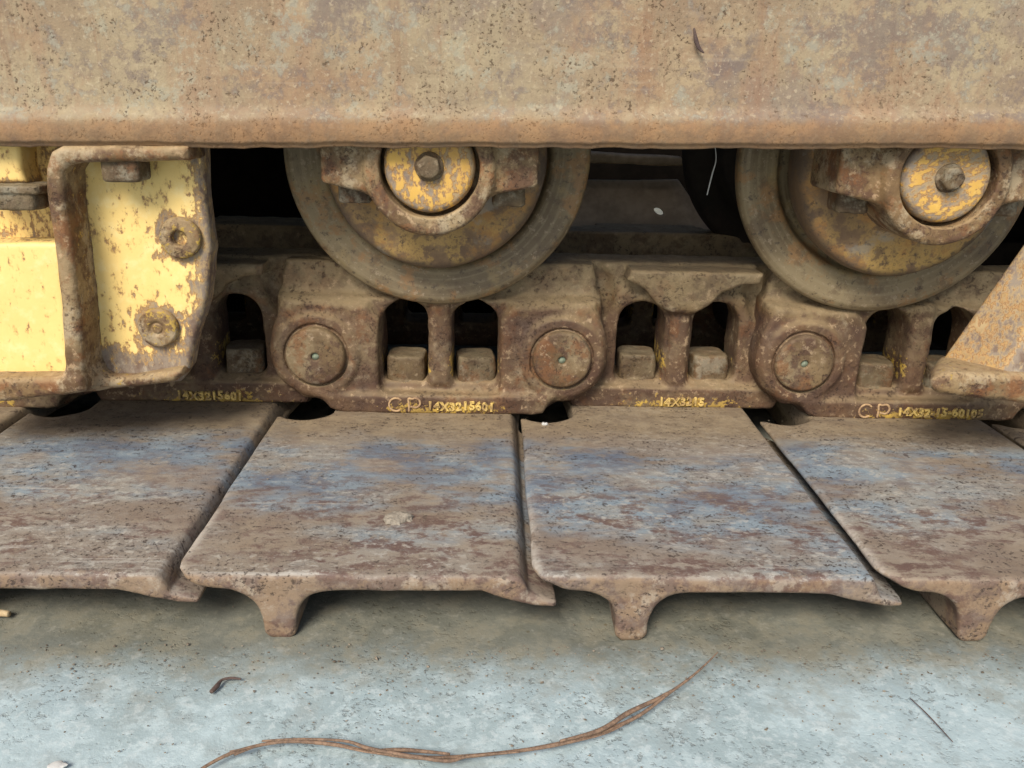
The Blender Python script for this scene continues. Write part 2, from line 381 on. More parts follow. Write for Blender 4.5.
def m_plain(name, a, b, sc=60, rough=.85, bump=.0006, spec=.4):
    g = G(name); n = g.noise(sc, 5, .65); n2 = g.noise(sc*4, 4, .65, off=3)
    c = g.mix(g.ss(g.mixf(.4, n, n2), .38, .62), a, b)
    return g.done(c, rough, g.add(n, g.mul(n2, .4)), bump, .7, spec=spec)

CAST = m_cast('rusty_cast_steel', (1.05, 1, .94), zoned=True, bump=.0014, speck=.8); PINM = m_cast('pink_brown_pin_steel', (1.0, .98, .97), dusty=.2, speck=.7, bump=.0012)
CAST2 = m_cast('dusty_cast_steel', (1.16, 1.07, .97), dusty=.55, speck=.7, light=.8, bump=.0014)
NUTM = m_cast('grey_bolt_steel', (.80, .80, .80), dusty=.45, patina=.4, speck=.5, light=.8)
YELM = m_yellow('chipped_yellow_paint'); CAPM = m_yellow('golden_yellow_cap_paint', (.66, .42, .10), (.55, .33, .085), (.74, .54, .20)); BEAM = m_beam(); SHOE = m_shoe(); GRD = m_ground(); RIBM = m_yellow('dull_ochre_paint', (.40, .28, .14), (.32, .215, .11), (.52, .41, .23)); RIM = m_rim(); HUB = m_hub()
TEXTM = m_plain('worn_yellow_lettering', (.74, .53, .16), (.28, .18, .085), 110)
LOGOM = m_plain('rust_edged_emblem', (.50, .34, .18), (.26, .16, .095), 180)
BLACKOUT = m_plain('light_block_black', (.008, .007, .006), (.014, .011, .009), 20, 1.0, spec=0)  # near-black so the added light blocking sheets read as deep shade
DARK = m_plain('oily_dark_steel', (.018, .014, .011), (.035, .026, .019), 20)
INNER = m_plain('brown_inner_steel', (.52, .39, .25), (.36, .27, .17), 24)
STEM = m_plain('dry_brown_stem', (.27, .175, .115), (.13, .085, .06), 260)
TWIG = m_plain('dark_twig_bark', (.075, .05, .045), (.12, .08, .065), 200)
STRAW = m_plain('dry_straw', (.42, .30, .16), (.52, .41, .25), 120)
GRIT = m_plain('rust_and_sand_grit', (.09, .07, .05), (.30, .25, .19), 90)
MUD = m_plain('dried_grey_mud', (.31, .275, .22), (.20, .17, .135), 200, bump=.0012)
THREAD = m_plain('pale_thread', (.5, .5, .48), (.6, .6, .58), 90)
GREEN = m_plain('verdigris_plug', (.19, .24, .17), (.26, .29, .22), 160)

# ------------------------------------------------------------------ setting: ground sheet
def axis(lo, hi, dense, big):
    a = list(np.arange(lo, hi+1e-9, dense)); s = dense
    b = hi; c = lo
    while b < big:
        s *= 1.35; b += s; c -= s; a.append(b); a.insert(0, c)
    return np.array(a)
gx = axis(-1.0, 1.0, .008, 60); gy = axis(-.75, .35, .008, 60)
GX, GY = np.meshgrid(gx, gy, indexing='ij')
def vnoise2(X, Y, sc, seed):
    r = np.random.RandomState(seed); A = r.uniform(-1, 1, (97, 97))
    u, v = (X/sc) % 96, (Y/sc) % 96; i, j = u.astype(int), v.astype(int); a, b = u-i, v-j
    a, b = a*a*(3-2*a), b*b*(3-2*b)
    return (A[i, j]*(1-a)+A[i+1, j]*a)*(1-b)+(A[i, j+1]*(1-a)+A[i+1, j+1]*a)*b
GZ = .0012*vnoise2(GX, GY, .09, 1)+.0008*vnoise2(GX, GY, .035, 2)+.0004*vnoise2(GX, GY, .016, 3)-.001
V = np.stack([GX, GY, GZ], 2).reshape(-1, 3); ny = len(gy)
I = (np.arange(len(gx)-1)[:, None]*ny+np.arange(ny-1)[None, :]).ravel()
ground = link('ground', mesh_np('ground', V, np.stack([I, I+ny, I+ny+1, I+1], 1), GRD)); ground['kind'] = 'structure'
ground['label'] = 'pale blue grey concrete ground with a dirty strip and painted shade under the track'

# ------------------------------------------------------------------ track frame: the formed steel beam on top
BY = -.100
bl, br = P(0, 146.5, BY), P(1024, 149, BY)
tilt = math.atan2(br[2]-bl[2], br[0]-bl[0]); bc = (bl+br)/2
frame = thing('steel_beam', 'long tan steel beam with a rolled lower lip, spotted with rust, above the rollers', 'steel beam', tuple(bc)); frame.rotation_euler = (0, -tilt, 0)
prof = roundprof([(.002, .30), (.001, .05), (.000, .0240), (-.0055, .0185), (-.0070, .010), (-.0055, .0035), (-.0030, .0022), (-.002, .0), (.014, .0), (.014, .30)], .0032, 4)
prof = np.array(prof); up_ = np.arange(.075, .30, .02)
prof = np.concatenate([[prof[0]], [(0.002-.001*(.3-z)/.25, z) for z in up_[::-1]], prof[1:]])
xs = np.concatenate([[-1.6], np.arange(-.75, .75, .004), [1.6]]); k = len(prof)
PX, PY = np.meshgrid(xs, prof[:, 0], indexing='ij'); PZ_ = np.tile(prof[:, 1], (len(xs), 1))
wv = vnoise2(PX+3, PZ_+2, .12, 5)*.0012+vnoise2(PX+3, PZ_+2, .03, 6)*.0004
low = np.clip(1-PZ_/.012, 0, 1)
PY = PY+wv; PZ_ = PZ_+low*(vnoise2(PX+3, PX*0+1, .02, 8)*.0007+vnoise2(PX+3, PX*0+1, .007, 9)*.0005)
V = np.stack([PX, PY, PZ_], 2).reshape(-1, 3)
I = (np.arange(len(xs)-1)[:, None]*k+np.arange(k-1)[None, :]).ravel()
link('side_plate', mesh_np('side_plate', V, np.stack([I, I+1, I+k+1, I+k], 1), BEAM), frame)
def box(name, lo, hi, mat, parent=None, loc=(0, 0, 0), bev=.002):
    lo, hi = np.array(lo)-loc, np.array(hi)-loc
    V = [(x, y, z) for x in (lo[0], hi[0]) for y in (lo[1], hi[1]) for z in (lo[2], hi[2])]
    Q = [(0, 1, 3, 2), (4, 6, 7, 5), (0, 4, 5, 1), (2, 3, 7, 6), (0, 2, 6, 4), (1, 5, 7, 3)]
    o = link(name, mesh_np(name, V, Q, mat, smooth=False), parent, (0, 0, 0) if parent else loc)
    if bev:
        b = o.modifiers.new('bevel', 'BEVEL'); b.width = bev; b.segments = 2
    return o
box('light_block_top', (-1.6, -.097, .545), (1.6, .12, .565), DARK, frame, bc)  # unseen covers added to darken the inside; the gap lets some light in
box('light_block_top', (-1.6, .121, .547), (-.12, .95, .565), DARK, frame, bc)
box('light_block_top', (.30, .121, .547), (1.6, .95, .565), DARK, frame, bc)
box('light_block_web', (-1.6, .24, .43), (1.6, .26, .544), DARK, frame, bc)  # unseen web added to shield the rollers from light above

# ------------------------------------------------------------------ track links
PZC, PITCH = .0902, .2032
def link_attr(centre_w):
    def f(V):
        x, y, z = V.T
        t = np.exp(-((x-.005)/.062)**4)*np.exp(-((z+.0455)/.0085)**2)*(y < .03)*.68
        wl = 0
        for s in (-1, 1):
            dx = np.abs(np.abs(x-s*centre_w)-.0185); wl = np.maximum(wl, np.exp(-(dx/.0035)**2)*np.exp(-((z+.010)/.014)**2)*.70)
        return np.maximum(t, wl)
    return f
def windows(g, f, cw, hw, z0, z1):
    for s in (-1, 1):
        cz, hz = (z0+z1)/2, (z1-z0)/2
        top = rrect(g.x, g.z, s*cw, cz, hw, hz, hw*.999)
        bot = rrect(g.x, g.z, s*cw, cz-.010, hw, hz-.010, .007)
        w = ext(np.minimum(top, bot), g.y, -.05, .11, .001)
        f = smax(f, -w, .004)
    return f
def make_outer_link():
    g = Grid((-.146, -.010, -.058), (.146, .062, .083), .00115)
    x, y, z = g.x, g.y, g.z
    x2, z2 = np.broadcast_arrays(x, z)
    rail = ext(sdpoly([(-.129, .03), (-.131, .062), (-.127, .0745), (.127, .0745), (.131, .062), (.129, .03)], x, z), y, .024, .06, .004)
    body = ext(sdpoly([(-.13, -.028), (-.134, .0), (-.133, .046), (.133, .046), (.134, 0), (.13, -.028), (.09, -.048), (-.09, -.048)], x, z), y, .012, .056, .004)
    f = smin(rail, body, .014)
    for s in (-1, 1):
        pad = sdpoly([(s*.051, -.040), (s*.049, .030), (s*.060, .0425), (s*.128, .0455), (s*.137, .022), (s*.139, 0), (s*.132, -.022), (s*.113, -.038)][::s], x, z)
        pad = smin(pad, circ(x, z, s*.1016, 0, .0375), .006)
        f = smin(f, ext(pad, y+np.maximum(z-.02, 0)*-.16, .002, .05, .005), .006)
        f = smin(f, ext(circ(x, z, s*.1016, 0, .0345), y, -.0010, .05, .003), .006)
        # stop ring round the pin
        f = smax(f, -ext(np.abs(circ(x, z, s*.1016, 0, .0256))-.0010, y, -.02, .0015, .0006), .0012)
    fl = ext(sdpoly([(-.100, -.034), (.095, -.033), (.088, -.049), (.078, -.0505), (-.080, -.0505), (-.092, -.047)], x, z), y, -.002, .058, .0035)
    f = smin(f, fl, .008)
    f = windows(g, f, .0290, .0198, -.026, .045)
    # mullion set slightly back
    f = smin(f, ext(rrect(x, z, 0, .01, .0082, .038, .004), y, .007, .05, .005), .006)
    f = f+.0004*g.noise(.012, 3)+.0003*g.noise(.005, 4)+.0006*g.noise(.03, 5)
    return g, f
def make_inner_link():
    g = Grid((-.122, -.018, -.058), (.122, .058, .083), .00115)
    x, y, z = g.x, g.y, g.z
    rail = ext(rrect(x, z, 0, .058, .118, .0175, .003), y, .012, .055, .004)
    body = ext(sdpoly([(-.115, -.03), (-.116, .05), (.116, .05), (.115, -.03), (.085, -.049), (-.085, -.049)], x, z), y, .008, .05, .004)
    f = smin(rail, body, .010)
    # cheeks scooped away beside the windows
    for s in (-1, 1):
        f = smax(f, -ext(circ(x, z, s*.083, .050, .026), y, -.03, .021, .008), .010)
    v = sdpoly([(-.047, .074), (-.050, .066), (-.034, .058), (-.022, .044), (-.010, .037), (.010, .037), (.020, .044), (.030, .056), (.046, .0635), (.060, .064), (.062, .074)], x, z)
    f = smin(f, ext(v, y-(.074-z)*.22, -.014, .03, .004), .004)
    fl = ext(sdpoly([(-.098, -.030), (.098, -.030), (.088, -.0495), (-.088, -.0495)], x, z), y, -.001, .05, .0035)
    f = smin(f, fl, .010)
    f = windows(g, f, .0320, .0205, -.026, .044)
    f = smin(f, ext(rrect(x, z, 0, .01, .0090, .04, .004), y, .000, .05, .006), .006)
    f = f+.0004*g.noise(.012, 13)+.0003*g.noise(.005, 14)+.0006*g.noise(.03, 15)
    return g, f
def nut_mesh():
    g = Grid((-.023, -.023, -.004), (.023, .023, .030), .0011)
    c, s = math.cos(R(0)), math.sin(R(0)); u, w = g.x*c+g.y*s, -g.x*s+g.y*c
    hexd = rrect(u, w, 0, 0, .0162, .0162, .0045)
    f = ext(hexd, g.z, 0, .0240, .0026)
    f = smax(f, np.sqrt(g.x**2+g.y**2+((g.z-.002)*.55)**2)-.0224, .002)
    f = smin(f, ext(np.sqrt(g.x**2+g.y**2)-.0185, g.z, -.002, .003, .001), .002)
    f = f+.0005*g.noise(.006, 23)
    V, Q = nets(f, g); return mesh_np('bolt_head', V, Q, NUTM, {'paint': np.clip((.006-V[:, 2])/.012, 0, .5)})
NUT = nut_mesh()
def pin_prof():
    return roundprof([(.0, .003), (.0028, .003), (.0032, -.0055), (.017, -.0062), (.0228, -.0055), (.0245, -.003), (.0245, .06)], .002, 3)
gA, fA = make_outer_link(); VA, QA = nets(fA, gA); OUT = mesh_np('outer_body', VA, QA, CAST, {'paint': link_attr(.0285)(VA)})
gB, fB = make_inner_link(); VB, QB = nets(fB, gB); INN = mesh_np('inner_body', VB, QB, CAST, {'paint': link_attr(.0305)(VB)})

def text_part(body, parent, x, y, z, size, mat, name='casting_number'):
    cu = bpy.data.curves.new(name, 'FONT'); cu.body = body; cu.size = size; cu.extrude = .0011; cu.bevel_depth = .0003; cu.offset = .0002
    cu.align_x = 'CENTER'; cu.space_character = 1.12; cu.resolution_u = 3
    t = bpy.data.objects.new(name, cu); COL.objects.link(t)
    dg = bpy.context.evaluated_depsgraph_get(); me = bpy.data.meshes.new_from_object(t.evaluated_get(dg))
    bpy.data.objects.remove(t); bpy.data.curves.remove(cu)
    r = np.random.RandomState(len(body)+int(abs(x)*1e4))
    co = np.zeros(len(me.vertices)*3); me.vertices.foreach_get('co', co); co = co.reshape(-1, 3)
    co[:, :2] += r.normal(0, size*.018, (len(co), 2)); co[:, 1] += .0006*np.sin(co[:, 0]*170); me.vertices.foreach_set('co', co.ravel())
    me.materials.clear(); me.materials.append(mat); me.name = name
    o = link(name, me, parent, (x, y, z)); o.rotation_euler = (R(90), 0, 0); return o
def emblem(parent, x, y, z):
    """two raised looping strokes, worn"""
    def arc(cx, cz, r, a0, a1, n=9, sx=1): return [(cx+sx*r*math.cos(R(a)), 0, cz+r*math.sin(R(a))) for a in np.linspace(a0, a1, n)]
    A = arc(-.0085, 0, .0058, 40, 310)
    B = [(.0022, 0, -.0060), (.0024, 0, .0), (.0020, 0, .0056)]+arc(.0075, .0018, .0042, 125, -120, 8)+[(.0035, 0, -.0015)]
    V, Q = [], []
    for pts in (A, B):
        o = tube('emblem', pts, [.0010]*len(pts), LOGOM, sub=4, seg=6); me = o.data
        n0 = len(V); V += [tuple(v.co) for v in me.vertices]; Q += [tuple(i+n0 for i in p.vertices) for p in me.polygons]
        bpy.data.objects.remove(o)
    return link('emblem', mesh_np('emblem', V, Q, LOGOM), parent, (x, y, z))

def build_link(kind, cx, label, number=None, logo=False, tx=0.0):
    o = thing('track_link', label, 'track link', (cx, 0 if kind == 'outer' else .018, PZC), 'rusty track links in one chain')
    me = OUT if kind == 'outer' else INN; cw = .0285 if kind == 'outer' else .0305
    link('link_plate', me, o)
    fb = link('far_link_plate', me, o, (0, .26 if kind == 'outer' else .23, 0)); fb.scale = (1, -1, 1)
    for s in (-1, 1):
        b = link('bolt_head', NUT, o, (s*cw+.001*s, .031 if kind == 'outer' else .028, -.0292)); b.rotation_euler = (0, 0, R(5*s+3))
    if kind == 'outer':
        for s in (-1, 1):
            p = lathe('pin', pin_prof(), PINM, o, (s*.1016, 0, 0), 72); p.data.attributes.new('paint', 'FLOAT', 'POINT'); p.rotation_euler = (0, R(40*s+cx*90), 0)
            lathe('centre_plug', [(0, -.0035), (.0030, -.003), (.0034, .002)], GREEN, p, (0, 0, 0), 20)
            lathe('bushing', [(.027, .05), (.0275, .06), (.0275, .2), (.027, .21)], DARK, o, (s*.1016, 0, 0), 48)
    if number: text_part(number, o, tx, -.0018, -.0458, .0098, TEXTM)
    if logo: emblem(o, tx-.046 if len(number) < 12 else tx-.056, -.0022, -.0418)
    return o
build_link('outer', -PITCH/2, 'outer track link under the left roller, with two round pins and two window holes', '14X3215601', True, .018)
build_link('inner', PITCH/2, 'recessed track link with a pale tapered rib between its windows, midway between the two rollers', '14X3215', False, .006)
build_link('outer', PITCH*1.5, 'outer track link under the right roller, partly behind the slanted rib of the right guard', '14X32-15-60105', True, .022)
build_link('inner', -PITCH*1.5, 'recessed track link beside the yellow guard with thick yellow paint on its raised number', '14X3215601', False, .006)
build_link('outer', -PITCH*2.5, 'track link hidden behind the yellow guard with only its lower edge showing at far left')

# ------------------------------------------------------------------ track shoes
ZS, YF = .0418, -.2566
def make_shoe(seed):
    g = Grid((-.006, -.012, -.050), (.224, .40, .006), .0015)
    # near part fine enough to read; local y 0 = outer edge, x 0 = overlapping lip, z 0 = upper face
    x, y, z = g.x, g.y, g.z
    prof = [(0.0, -.0010), (.004, .0004), (.02, 0), (.1925, 0), (.1955, -.0010), (.1985, -.0060), (.2010, -.0122), (.206, -.0138), (.2165, -.0170), (.2160, -.0192), (.204, -.0190), (.190, -.0160), (.172, -.0112), (.105, -.0108),
            (.075, -.0115), (.042, -.0115), (.020, -.0095), (.003, -.0052), (-.0005, -.0034)]
    gro = [(.044, -.004), (.072, -.004), (.0695, -.022), (.0672, -.0395), (.0635, -.0432), (.0525, -.0432), (.0490, -.0395), (.0470, -.022)]
    d2 = smin(sdpoly(prof, x, z), sdpoly(gro, x, z), .018)
    d2 = smax(d2, z-.0004, .001)
    f = ext(d2, y, 0, .39, .0032)
    f = smax(f, -((x-.0)+(y-.0))*.707+.0045, .010)
    # clearance cuts for the links
    for cx, r in ((.022, .0225), (.022+PITCH, .0225)):
        f = smax(f, -(np.sqrt((x-cx)**2+(np.where(y > .258, (y-.258)*.22, (y-.258)*1.15))**2)-r), .004)
    f = f+.0004*g.noise(.07, seed)+.0003*g.noise(.025, seed+1)
    # hammered, worn outer edge
    f = f+np.exp(-(y/.012)**2)*(.0013*g.noise(.030, seed+3)+.0006*g.noise(.009, seed+4))
    return g, f
def edge_attr(V):
    x, y, z = V.T
    return np.clip(np.exp(-((x-.001)/.004)**2)*np.clip((z+.009)/.006, 0, 1)*np.clip(1-np.abs(y-.045)/.09, 0, 1), 0, 1)
shoe_labels = {-3: 'track shoe at the far left of which only a narrow sliver shows',
               -2: 'track shoe below the yellow guard, cut off by the left edge of the photo',
               -1: 'worn track shoe below the left roller, dried mud lump on it',
               0: 'track shoe left of the open slot, with a pale chipped left edge',
               1: 'track shoe below the right roller, with a dark open slot along its left side',
               2: 'track shoe at the far right with only its back corner in view'}
shoe_obj = {}
for kx in (-3, -2, -1, 0, 1, 2):
    sx = -.034+kx*PITCH
    o = thing('track_shoe', shoe_labels[kx], 'track shoe', (sx, YF, ZS), 'rusty track shoes side by side')
    g, f = make_shoe(100+kx*17)
    V, Q = nets(f, g)
    gm = (V[:, 2] < -.0165) & (V[:, 0] < .09)
    qg = gm[Q].all(1)
    for nm, sel in (('plate', ~qg), ('grouser', qg)):
        q = Q[sel]; u, inv = np.unique(q, return_inverse=True)
        VV = V[u].copy(); VV[:, 1] += YF      # so the material reads metres from the link face
        link(nm, mesh_np(nm, VV, inv.reshape(q.shape), SHOE, {'edge': edge_attr(V[u])}), o, (0, -YF, 0)).pass_index = kx+5
    o.rotation_euler = (R(random.uniform(-.3, .3)), R(random.uniform(-.25, .25)), R(random.uniform(-.25, .25)))
    shoe_obj[kx] = o

# ------------------------------------------------------------------ rollers
def hexbolt(name, parent, loc, r, h, mat, roty=0, axis='y', rim=True):
    g = Grid((-r*1.5, -h-.003, -r*1.5), (r*1.5, .004, r*1.5), max(.0007, r/16))
    hx = np.maximum(np.abs(g.z), np.maximum(np.abs(g.x*.866+g.z*.5), np.abs(g.x*.866-g.z*.5)))-r*.9
    f = ext(hx, g.y, -h, .003, r*.14)
    f = smax(f, np.sqrt(g.x**2+g.z**2+(g.y*.9)**2)-np.hypot(r*.98, h*.72), .001)
    if rim: f = smin(f, ext(circ(g.x, g.z, 0, 0, r*1.22), g.y, -.0022, .003, .001), .0012)
    f = f+.0004*g.noise(.005, 31)
    V, Q = nets(f, g)
    o = link(name, mesh_np(name, V, Q, mat, {'paint': np.zeros(len(V))}), parent, loc); o.rotation_euler = (0, roty, 0)
    return o
RZ = .2525
def saddle(cx_px, cx, right_open):
    """bearing bracket in metres about the roller axis"""
    g = Grid((-.082, -.012, -.052), (.082, .075, .045), .0011)
    x, y, z = g.x, g.y, g.z
    lug = ext(sdpoly([(-.0745, .05), (-.0735, -.0095), (-.0715, -.0118), (-.044, -.0172), (.044, -.0172), (.0715, -.0118), (.0735, -.0095), (.0745, .05)], x, z), y, .004, .06, .003)
    ring = ext(circ(x, z, 0, -.001, .0440), y, -.003, .06, .004)
    f = smin(lug, ring, .008)
    f = smax(f, -ext(circ(x, z, 0, .0005, .0334), y, -.03, .018, .001), .002)
    f = smax(f, -(z*-1+.0-.044), .001) if False else f
    f = f+.0006*g.noise(.025, 41)+.0003*g.noise(.008, 42)
    return g, f
gs, fs = saddle(430, 0, 0); Vs, Qs = nets(fs, gs)
SAD = mesh_np('bearing_bracket', Vs, Qs, CAST2, {'paint': np.zeros(len(Vs))})
def make_roller(cx, label, seed):
    o = thing('track_roller', label, 'track roller', (cx, 0, RZ), 'track rollers under the frame')
    rim = roundprof([(.05, .012), (.0835, .012), (.0880, .000), (.112, -.0035), (.1165, -.001), (.1185, .003), (.1175, .015), (.1145, .021), (.094, .024), (.088, .05), (.05, .06)], .003, 3)
    r = lathe('flange_rim', rim, RIM, o, (0, .002, 0), 180, .0012); r.rotation_euler = (0, R(seed*50), 0)
    hub = roundprof([(.02, -.050), (.040, -.048), (.050, -.036), (.074, -.031), (.0805, -.028), (.0830, -.020), (.0820, -.006), (.080, .004)], .004, 4)
    lathe('hub', hub, HUB, o, (0, -.002, 0), 160, .003)
    fr = lathe('far_flange_rim', rim, DARK, o, (0, .235, 0), 120)
    fr.rotation_euler = (0, 0, math.pi); fr.location = (0, .215, 0)
    lathe('axle', [(.05, .04), (.06, .06), (.06, .18), (.05, .20)], DARK, o, (0, 0, 0), 64)
    sd = link('bearing_bracket', SAD, o, (0, -.088, -.002))
    for s in (-1, 1):
        g = Grid((-.022, -.016, -.011), (.022, .016, .010), .0012)
        f = ext(rrect(g.x, g.y, 0, 0, .0115, .0115, .004), g.z, -.0055, .010, .0025)+.0006*g.noise(.007, 50+s+seed)
        solid('mounting_bolt', f, g, NUTM, sd, {'paint': lambda V: np.zeros(len(V))}, (s*.054, .030, -.0215))
    cap = lathe('end_cap', roundprof([(0, -.003), (.0225, -.0035), (.0285, -.0025), (.0308, .001), (.0310, .016)], .003, 4), CAPM, o, (0, -.086, -.001), 96, .003)
    at = cap.data.attributes.new('paint', 'FLOAT', 'POINT')
    co = np.array([v.co for v in cap.data.vertices]); rr = np.hypot(co[:, 0], co[:, 2])
    # finer disc so the wear can be keyed to radius
    at.data.foreach_set('value', (.64-.06*seed-.22*(rr > .0265)-.25*(rr < .010)).astype(np.float32))
    cap.rotation_euler = (0, R(70*seed), 0)
    hexbolt('cap_bolt', cap, (.0, -.003, .0), .0080, .008, NUTM, R(17+seed*24))
    return o
make_roller(-.1025, 'left track roller, whole flange in view, with a bright yellow end cap in its bracket', 0)
make_roller(.2500, 'right track roller, cut by the photo edge, with orange yellow hub and raised hex bolt', 1)

# ------------------------------------------------------------------ left yellow guard
GO = P(100, 393, -.09); GO = np.array([GO[0], -.075, GO[2]])
gl = thing('track_guard', 'chipped yellow cast guard with grey flange and two round bolts, left of the left roller', 'track guard', tuple(GO))
def G2(pts, Y): return poly(pts, Y, GO)
lo, hi = P(-60, 398, -.085)-GO, P(222, 128, -.075)-GO
g = Grid((lo[0], -.035, lo[2]-.008), (hi[0]+.004, .03, hi[2]), .0012)
pl = G2([(66, 120), (201, 120), (203, 160), (205, 200), (211, 250), (206, 300), (194, 340), (189, 368), (180, 382), (66, 394)], -.075)
dp = sdpoly(pl, g.x, g.z)
f = ext(dp, g.y, 0, .02, .004)+.0004*g.noise(.03, 61)+.0004*g.noise(.01, 62)
def wear_plate(V):
    d = sdpoly(pl, V[:, 0], V[:, 2]); x, y, z = V.T
    zb = P(150, 345, -.075)[2]-GO[2]
    edge = np.clip(-d/.016, 0, 1); bot = np.clip((z-(zb-.012))/.022, -.3, 1)
    a = np.minimum(edge*1.0+.0, bot+.12)
    for (bx, bz) in ((180, 238), (158, 328)):
        q = P(bx, bz, -.075)-GO; a = np.minimum(a, .36+np.clip((np.hypot(x-q[0], z-q[2])-.016)/.010, 0, 1))
    xl = np.clip((P(104, 300, -.075)[0]-GO[0]-x)/.02, 0, 1)
    return np.where(y > .004, .2, .14+a*.80-.55*xl)
solid('plate', f, g, YELM, gl, {'paint': wear_plate})
# flange: bent strip plus shelf
strip = G2([(60, 146), (49, 152), (44, 168), (45, 200), (52, 240), (60, 310), (64, 392), (84, 390), (78, 310), (70, 240), (64, 200), (63, 174), (68, 166), (80, 163), (189, 161), (187, 146)], -.107)
shelf = G2([(-60, 379), (66, 379), (80, 380), (84, 391), (62, 396), (0, 403), (-60, 407)], -.109)
shelf2 = G2([(60, 379), (130, 378), (168, 372), (180, 370), (183, 376), (174, 383), (130, 389), (60, 395)], -.086)
f = ext(sdpoly(strip, g.x, g.z), g.y, -.032, .006, .005)
f = smin(f, ext(sdpoly(shelf, g.x, g.z), g.y, -.034, .012, .005), .008)
f = smin(f, ext(sdpoly(shelf2, g.x, g.z), g.y, -.011, .012, .006), .012)
f = f+.0004*g.noise(.02, 63)+.0004*g.noise(.007, 64)
solid('flange', f, g, CAST2, gl, {'paint': lambda V: .30*(V[:, 1] > -.022)*(V[:, 0] > GO[0]*0-.03)})
lp = G2([(-70, 243), (60, 243), (72, 388), (-70, 392)], -.092)
dl = sdpoly(lp, g.x, g.z); f = ext(dl, g.y, -.017, .010, .003)+.0006*g.noise(.03, 65)
solid('side_panel', f, g, YELM, gl, {'paint': lambda V: np.where(V[:, 1] < -.012, 1.06, .72)-.55*np.clip(((P(30, 372, -.092)[2]-GO[2])-V[:, 2])/.012, 0, 1)})
bk = G2([(-70, 120), (66, 120), (66, 260), (-70, 260)], -.06)
f = ext(sdpoly(bk, g.x, g.z), g.y, .008, .022, .002)
solid('back_panel', f, g, YELM, gl, {'paint': lambda V: .72+0*V[:, 0]})
ub = G2([(-70, 120), (17, 120), (21, 170), (26, 184), (-70, 186)], -.09)
f = ext(sdpoly(ub, g.x, g.z), g.y, -.015, .015, .004)+.0006*g.noise(.02, 66)
solid('upper_block', f, g, YELM, gl, {'paint': lambda V: .95-.6*np.clip(((P(10, 176, -.09)[2]-GO[2])-V[:, 2])/.006, 0, 1)})
q = P(12, 197, -.09)-GO
gg = Grid((-.03, -.02, -.010), (.03, .03, .010), .0012)
f = smin(ext(rrect(gg.x, gg.y, .004, 0, .0165, .0125, .004), gg.z, -.0075, .004, .0025), ext(rrect(gg.x, gg.y, 0, 0, .0245, .014, .005), gg.z, .0035, .009, .001), .001)+.0005*gg.noise(.006, 67)
solid('flange_nut', f, gg, NUTM, gl, {'paint': lambda V: np.zeros(len(V))}, tuple(q))
q = P(127, 172, -.09)-GO
f = ext(rrect(gg.x, gg.y, 0, 0, .0125, .0115, .0035), gg.z, -.0055, .010, .002)+.0005*gg.noise(.006, 68)
solid('hanging_bolt', f, gg, NUTM, gl, {'paint': lambda V: np.zeros(len(V))}, tuple(q))
for (bx, bz, hole) in ((180, 238, True), (158, 328, False)):
    q = P(bx, bz, -.078)-GO
    pr = [(0, .006), (.0048, .006), (.0056, -.004), (.0085, -.0045), (.0134, -.0032), (.0146, -.0012), (.0146, .004)] if hole else [(0, -.0028), (.0030, -.0032), (.0040, -.0020), (.0065, -.0040), (.0130, -.0034), (.0144, -.0012), (.0144, .004)]
    b = lathe('round_bolt', roundprof(pr, .0012, 3), CAST2, gl, (q[0], -.002, q[2]), 56, .006)
    b.data.attributes.new('paint', 'FLOAT', 'POINT').data.foreach_set('value', np.full(len(b.data.vertices), .42, np.float32))

# ------------------------------------------------------------------ right guard
HO = P(960, 395, -.115)
gr = thing('track_guard', 'tan cast guard foot with a slanted yellow rib in front of the right roller', 'track guard', tuple(HO))
g = Grid((-.045, -.004, -.012), (.16, .065, .045), .0012)
foot = poly([(922, 386), (924, 380), (934, 375), (960, 374), (1090, 378), (1090, 412), (1010, 403), (950, 397), (932, 394), (924, 390)], -.115, HO)
f = smax(ext(sdpoly(foot, g.x, g.z), g.y, 0, .055, .006), (-(g.x+.026)+.62*g.y)*.85, .012)+.0010*g.noise(.025, 71)+.0005*g.noise(.009, 72)
solid('foot', f, g, CAST2, gr, {'paint': lambda V: .22+0*V[:, 0]})
b_fl, b_bl, t_fl, t_bl = P(996, 388, -.108), P(934, 366, -.070), P(1082, 240, -.096), P(1026, 236, -.068)
W = np.array([.036, 0, .004]); n1, n2, n3 = 40, 26, 16
V, Q, att = [], [], []
def patch(c00, c10, c11, c01, nu, nv, on):
    n0 = len(V)
    for i in range(nu+1):
        for j in range(nv+1):
            a, b = i/nu, j/nv
            p = c00*(1-a)*(1-b)+c10*a*(1-b)+c11*a*b+c01*(1-a)*b
            V.append(p-HO); att.append(on(a, b))
    for i in range(nu):
        for j in range(nv):
            s = n0+i*(nv+1)+j; Q.append((s, s+nv+1, s+nv+2, s+1))
